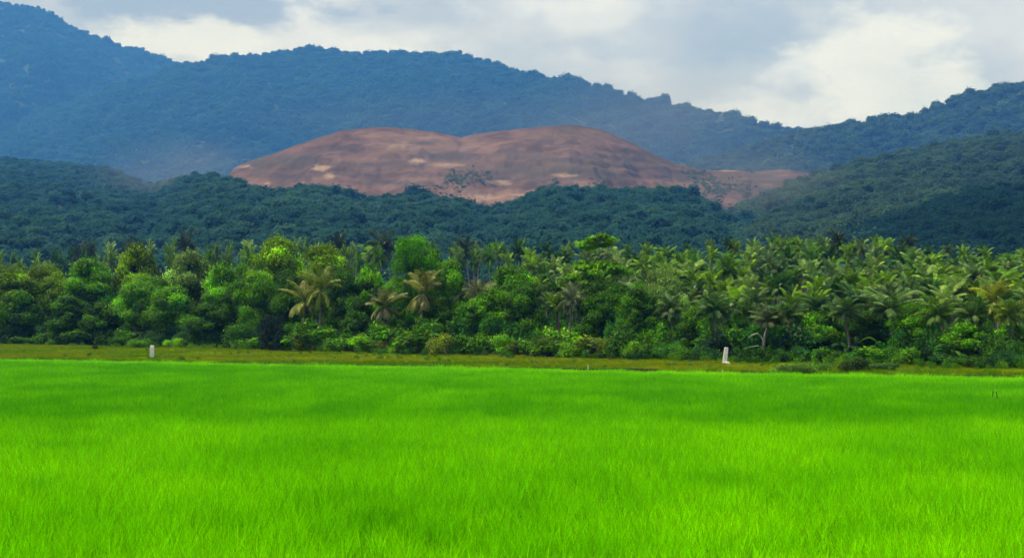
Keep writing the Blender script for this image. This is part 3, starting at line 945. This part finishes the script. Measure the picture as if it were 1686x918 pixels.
STRAW, BROWN = (.19, .22, .03), (.22, .15, .06)
for px, d, top, w, c, pr, lab in (
        (497, 3.5, 474, 74, STRAW, 0, "straw-coloured dry palm just right of the dark round bush"), (525, 4.5, 452, 74, (.17, .23, .02), 1, "taller straw-coloured dry palm behind the first one"),
        (692, 4, 458, 76, (.19, .20, .03), 0, "brownish-yellow dry palm standing below the feathery tree"), (640, 3.5, 486, 80, (.15, .17, .04), 1, "low olive-brown dry palm left of the browner one"),
        (1640, 7, 470, 84, (.24, .28, .01), 1, "yellowing palm near the right end of the belt")):
    o = plant("dry_palm", DRYPALM[pr], px, behind(px, d), top, c, lab, "palm", "drying palms in the belt", w)
for px, d, top, w, c, lab in (
        (935, 5, 474, 62, (.13, .17, .07), "silvery grey palm with trunk-like fronds left of the tiered tree"), (790, 10, 468, 70, (.14, .17, .05), "pale palm with spread fronds between feathery and tiered trees"),
        (1255, 4, 512, 92, (.12, .17, .04), "short palm with arching pale fronds over the bare branch"), (1305, 5, 500, 90, (.08, .16, .02), "broad arching palm right of the bare branch"),
        (1400, 5, 496, 96, (.09, .17, .03), "broad arching palm directly above the grass hummock"), (1560, 6, 498, 90, (.11, .21, .01), "fresh arching palm in the front row above the stakes"),
        (1110, 6, 492, 86, (.08, .15, .03), "grey-green arching palm in the front row right of the tiered tree"), (1180, 6, 490, 86, (.07, .16, .02), "mid-green arching palm above the leaning white post in front"),
        (1475, 6, 486, 92, (.10, .19, .03), "arching palm in the front row right of the grass hummock"), (1345, 6, 492, 86, (.06, .14, .02), "darker arching palm halfway between bare branch and grass hummock"),
        (1610, 6, 500, 86, (.09, .18, .02), "arching palm beside the yellowing palm, on its left"), (1672, 5, 500, 84, (.13, .21, .01), "yellow-green arching palm in the front row at the right end")):
    plant("coconut_palm", random.choice(PALMS), px, behind(px, d), top, c, lab, "palm", "arching palms in the front row", w)
TIER = {0: "in lower rows", 1: "in lower rows", 2: "in middle rows", 3: "in middle rows", 4: "in upper rows", 5: "in upper rows", 6: "on skyline row", 7: "on skyline row"}
ROWD = [14, 27, 42, 60, 82, 108, 138, 172]
ROWTOP = [478, 462, 448, 436, 424, 413, 404, 398]
for k in range(8):
    step = 38 - .6 * k
    px = (872 if k < 5 else -20) + random.uniform(0, 25)
    while px < 1712:
        dip = np.interp(px, [-100, 60, 200, 330, 700, 860, 1080, 1180, 1380, 1480, 1600, 1750], [26, 20, 14, 8, 2, 4, 6, 2, -3, 4, 16, 22])
        t = ROWTOP[k] + dip * (.5 + .07 * k) + random.uniform(-9, 7)
        c, w_ = random.choices(PT, [1.6, 4 if px > 1450 else 2.5, 2, 3, 1.6])[0]
        palm(px, ROWD[k] + random.uniform(-5, 5), t, c, "%s palm %s %s" % (w_, TIER[k], zone(px).replace("at the ", "at the ")), w=F / behind(px, ROWD[k]) * 4.4 * random.uniform(.82, 1.2))
        px += step * random.uniform(.8, 1.2)
for px, t in ((298, 386), (205, 404), (140, 404), (118, 407), (555, 386), (1494, 391), (775, 394), (622, 388), (1375, 384)):
    palm(px, 120, t, (.04, .075, .03), "dark emergent palm topping skyline row " + zone(px), w=44)
name_apart(palms, [("palm", "palms")])
name_apart(shrubs, [("shrub ", "shrubs "), ("plant ", "plants ")])

# ================================================================== SMALL THINGS
def stone_post(px, py, top, w_px, lean, label, name="boundary_post", mat=M_CONC, cap=True):
    x, Y, z = hit(px, py)
    h = at(px, top, Y)[2] - z
    w = w_px / F * Y
    V, Fc = [], []
    lv = [(-.15, 1.0), (.0, 1.0), (h * .6, .97), (h * .93, .92), (h, .68)] if cap else [(-.15, 1), (h * .5, .95), (h, .85)]
    rr = np.random.default_rng(int(px))
    for zz, s in lv:
        for a, b in ((-1, -1), (1, -1), (1, 1), (-1, 1)):
            V.append((a * w / 2 * s + rr.normal(0, .01), b * w * .4 * s + rr.normal(0, .01), zz))
    for i in range(len(lv) - 1):
        for j in range(4): Fc.append((i * 4 + j, i * 4 + (j + 1) % 4, i * 4 + 4 + (j + 1) % 4, i * 4 + 4 + j))
    Fc.append(tuple(range(len(V) - 4, len(V)))); Fc.append((3, 2, 1, 0))
    o = obj(name, mesh_from(name, V, Fc, mat), None, (x, Y, z))
    o.rotation_euler = (0, lean, random.uniform(-.2, .2))
    return o, x, Y, z, h, w


o, x, Y, z, h, w = stone_post(250, 588, 568, 6.5, .02, "")
tag(o, "small upright white post on the dry bank", "post", "white boundary posts")
root, x, Y, z, h, w = stone_post(1193, 598, 571, 6.5, .12, "")
tag(root, "larger white post leaning beside the bushes", "post", "white boundary posts")
V, Fc = [], []
for zz, s in ((-.1, 1), (.12, .95), (.2, .6)):
    for a, b in ((-1, -1), (1, -1), (1, 1), (-1, 1)): V.append((a * .32 * s + .12, b * .3 * s - .1, zz))
for i in range(2):
    for j in range(4): Fc.append((i * 4 + j, i * 4 + (j + 1) % 4, i * 4 + 4 + (j + 1) % 4, i * 4 + 4 + j))
Fc.append((8, 9, 10, 11))
obj("footing", mesh_from("footing", V, Fc, M_CONC), root)


def stake(px, py, top, r_, mat, lean, label, group=None, z0=None):
    a, b = ray(px, py)
    if z0 is None: x, Y, z = hit(px, py)
    else: Y = (z0 - CAM_Z) / b; x = a * Y; z = 0.
    h = at(px, top, Y)[2] - z
    p = [(0, 0, -.2), (.01, 0, h * .5), (lean * h, 0, h)]
    V, Fc = tube(p, [r_, r_ * .95, r_ * .8], 7)
    o = obj("stake", mesh_from("stake", V, Fc, mat, False), None, (x, Y, z))
    return tag(o, label, "stake", group)


stake(968, 611, 600, .085, M_STAKE, .03, "pale wooden stake at the field edge below the tiered tree")
stake(1190, 615, 608, .07, M_STAKE, -.05, "short pale stake at the field edge below the leaning post", z0=.3)
stake(1634, 656, 643, .034, M_DARKSTAKE, .05, "left one of two dark stakes standing in the rice", "dark stakes in the rice", .35)
stake(1642, 656, 644, .034, M_DARKSTAKE, -.06, "right one of two dark stakes standing in the rice", "dark stakes in the rice", .35)


def boulder(px, py, w_px, h_px, label, mat, seed):
    x, Y, z = hit(px, py)
    rr = np.random.default_rng(seed); w, h = w_px / F * Y, h_px / F * Y
    V, Fc = [], []
    for i in range(7):
        th = math.pi * i / 6
        for j in range(10):
            ph = 2 * math.pi * j / 10; k = 1 + rr.normal(0, .09)
            V.append((w / 2 * math.sin(th) * math.cos(ph) * k, w * .35 * math.sin(th) * math.sin(ph) * k, h * .42 + h * .58 * math.cos(th) * k))
    for i in range(6):
        for j in range(10): Fc.append((i * 10 + j, i * 10 + (j + 1) % 10, i * 10 + 10 + (j + 1) % 10, i * 10 + 10 + j))
    o = obj("stone", mesh_from("stone", V, Fc, mat), None, (x, Y, z))
    return tag(o, label, "stone")


boulder(988, 586, 13, 6, "flat pale stone on the bank below the tiered tree", M_CONC, 3)
boulder(1238, 594, 10, 7, "pale grey stone just right of the leaning white post", M_PALE, 4)
boulder(136, 569, 5, 6, "tiny pale stone at the dark foot of the belt", M_PALE, 5)
# pale bare branch hanging by the front palms
Yb = behind(1240, -.5)
def P3(px, py, dy=0.): return np.array(at(px, py, Yb + dy))
gz = float(ground_z((1256 - CX) / F * Yb, Yb))
foot = np.array(((1256 - CX) / F * Yb, Yb, gz - .2))
V, Fc = join([tube([foot, P3(1256, 560), P3(1253, 553, .1), P3(1247, 549, 0), P3(1239, 551, -.2), P3(1232, 556, -.3)], [.06, .05, .05, .09, .10, .03], 7),
              tube([P3(1256, 572), P3(1247, 569, -.3), P3(1234, 571, -.5), P3(1226, 574, -.6)], [.05, .05, .04, .02], 6),
              tube([P3(1256, 560), P3(1259, 550, .2), P3(1262, 540, .3)], [.06, .05, .02], 6)])
o = obj("bare_branch", mesh_from("bare_branch", V - np.array([foot]) if isinstance(V, np.ndarray) else [np.array(v) - foot for v in V], Fc, M_PALE, True), None, tuple(foot))
tag(o, "pale bare crooked branch curving out of the bushes beside the leaning post", "branch")

# ================================================================== AIR
HAZE_B = 1.22e-4
V = [(x, y, z) for z in (-2, 1900) for x, y in ((-3900, -60), (3900, -60), (3900, 9000), (-3900, 9000))]
m, nt, out = new_mat("haze")
pv = N(nt, "ShaderNodeVolumePrincipled")
pv.inputs["Color"].default_value = (.075, .30, 1, 1)
pv.inputs["Absorption Color"].default_value = (1, 1, 1, 1)
pv.inputs["Density"].default_value = HAZE_B
pv.inputs["Anisotropy"].default_value = 0.
nt.links.new(pv.outputs[0], out.inputs["Volume"])
tag(obj("haze", mesh_from("haze", V, [(3, 2, 1, 0), (4, 5, 6, 7), (0, 1, 5, 4), (1, 2, 6, 5), (2, 3, 7, 6), (3, 0, 4, 7)], m)), kind='stuff')

# dust hanging over the diggings: a soft drifting patch of warm air
def dust(px, py, Y, rx, ry, dens, seed, label_=None):
    c = at(px, py, Y); sx_, sz_ = rx / F * Y, ry / F * Y
    V, Fc = [], []
    for i in range(13):
        th = math.pi * i / 12
        for j in range(24):
            ph = 2 * math.pi * j / 24
            V.append((sx_ * math.sin(th) * math.cos(ph), sx_ * .5 * math.sin(th) * math.sin(ph), sz_ * math.cos(th)))
    for i in range(12):
        for j in range(24): Fc.append((i * 24 + j, i * 24 + 24 + j, i * 24 + 24 + (j + 1) % 24, i * 24 + (j + 1) % 24))
    m, nt, out = new_mat("dust")
    tc = N(nt, "ShaderNodeTexCoord"); mp = N(nt, "ShaderNodeMapping"); mp.inputs["Scale"].default_value = (1 / sx_, 2 / sx_, 1 / sz_)
    nt.links.new(tc.outputs["Object"], mp.inputs[0])
    ln = N(nt, "ShaderNodeVectorMath", operation='LENGTH'); nt.links.new(mp.outputs[0], ln.inputs[0])
    f = math_n(nt, 'MULTIPLY', maprange(nt, ln.outputs["Value"], 1., .1), maprange(nt, noise(nt, mp.outputs[0], 1.6, 4), .3, .7, .25, 1.))
    pv = N(nt, "ShaderNodeVolumePrincipled"); pv.inputs["Color"].default_value = (.82, .78, .73, 1)
    nt.links.new(math_n(nt, 'MULTIPLY', f, dens), pv.inputs["Density"])
    nt.links.new(pv.outputs[0], out.inputs["Volume"])
    o = obj("dust_cloud", mesh_from("dust_cloud", V, Fc, m), None, c)
    return tag(o, kind='stuff')


dust(1080, 200, 3000, 340, 140, 1.0e-3, 1)
dust(300, 280, 1960, 200, 75, 2.4e-3, 2)
dust(1240, 300, 1350, 210, 75, 2.8e-3, 3)
dust(800, 270, 1420, 480, 90, 8e-4, 5)
dust(700, 190, 2600, 420, 60, 3e-4, 4)

# ================================================================== SUN AND SKY
SUN_EL, SUN_AZ = R(58), R(-100)        # azimuth from the view direction, to the left and behind the camera
sd = bpy.data.lights.new("sun", 'SUN'); sd.energy = 4.9; sd.angle = R(.6); sd.color = (1, .94, .82)
so = bpy.data.objects.new("sun", sd); COL.objects.link(so)
dirv = Vector((math.sin(SUN_AZ) * math.cos(SUN_EL), math.cos(SUN_AZ) * math.cos(SUN_EL), math.sin(SUN_EL)))
so.rotation_euler = (-dirv).to_track_quat('-Z', 'Y').to_euler()
so.location = (0, 0, 900)

w = bpy.data.worlds.new("World"); sc.world = w; w.use_nodes = True
nt = w.node_tree; nt.nodes.clear()
wo = N(nt, "ShaderNodeOutputWorld"); bg = N(nt, "ShaderNodeBackground"); bg.inputs["Strength"].default_value = .1
nt.links.new(bg.outputs[0], wo.inputs[0])
sky = N(nt, "ShaderNodeTexSky", sky_type='NISHITA', sun_disc=False, sun_elevation=SUN_EL, sun_rotation=SUN_AZ)
tc = N(nt, "ShaderNodeTexCoord")
mp = N(nt, "ShaderNodeMapping"); mp.inputs["Scale"].default_value = (5.5, 5.5, 11)
nt.links.new(tc.outputs["Generated"], mp.inputs[0])
n1 = noise(nt, mp.outputs[0], 1., 7, .55)
n2 = noise(nt, mp.outputs[0], 3.6, 8, .62)
n3 = noise(nt, mp.outputs[0], 2.0, 8, .6)


def puff(px, py, rx, ry, k=1.):
    """a cloud standing in one direction of the sky"""
    a, b = ray(px, py)
    d = Vector((a, 1, b)).normalized()
    sb = N(nt, "ShaderNodeVectorMath", operation='SUBTRACT'); sb.inputs[1].default_value = d
    nt.links.new(tc.outputs["Generated"], sb.inputs[0])
    ml = N(nt, "ShaderNodeVectorMath", operation='MULTIPLY'); ml.inputs[1].default_value = (F / rx, F / rx, F / ry)
    nt.links.new(sb.outputs[0], ml.inputs[0])
    ln = N(nt, "ShaderNodeVectorMath", operation='LENGTH'); nt.links.new(ml.outputs[0], ln.inputs[0])
    wob = math_n(nt, 'MULTIPLY_ADD', n2, -2.6, 1.3)
    return math_n(nt, 'MULTIPLY', maprange(nt, math_n(nt, 'ADD', ln.outputs["Value"], wob), 1.15, .45), k)


def total(*xs):
    s = xs[0]
    for x in xs[1:]: s = math_n(nt, 'MAXIMUM', s, x)
    return s


CG = 10.
base = mix_c(nt, maprange(nt, n1, .35, .68), (.54 * CG, .61 * CG, .79 * CG), (.77 * CG, .83 * CG, 1.05 * CG))
grey = total(puff(330, 12, 330, 42, .9), puff(80, 0, 260, 60, .5), puff(1080, 60, 240, 50, .4), puff(1250, 60, 130, 60, .55), puff(1640, 100, 60, 40, .2), puff(640, 25, 180, 40, .4))
base = mix_c(nt, maprange(nt, n3, .5, .66, 0, .7), base, (.84 * CG, .92 * CG, 1.16 * CG))
c = mix_c(nt, grey, base, (.34 * CG, .42 * CG, .62 * CG))
lit = total(puff(300, 75, 170, 40, .9), puff(1440, 110, 170, 90, 1.), puff(1500, 160, 160, 40, .9), puff(960, 25, 90, 40, .5), puff(600, 60, 200, 30, .3), puff(1250, 190, 160, 30, .5))
c = mix_c(nt, lit, c, (.87 * CG, .94 * CG, 1.12 * CG))
cover = maprange(nt, n1, .25, .5, .75, 1.)
c = mix_c(nt, cover, sky.outputs[0], c)
nt.links.new(c, bg.inputs[0])

# ================================================================== RENDER SETTINGS
sc.view_settings.view_transform = 'Standard'
sc.view_settings.look = 'None'
sc.view_settings.exposure = 0.
sc.view_settings.gamma = 1.
sc.view_settings.use_curve_mapping = False
cy = sc.cycles if hasattr(sc, "cycles") else None
if cy:
    cy.use_denoising = True
    cy.denoiser = 'OPENIMAGEDENOISE'
    cy.max_bounces = 5; cy.diffuse_bounces = 3; cy.glossy_bounces = 1; cy.transmission_bounces = 3
    cy.volume_bounces = 0; cy.transparent_max_bounces = 4
    cy.sample_clamp_indirect = 6
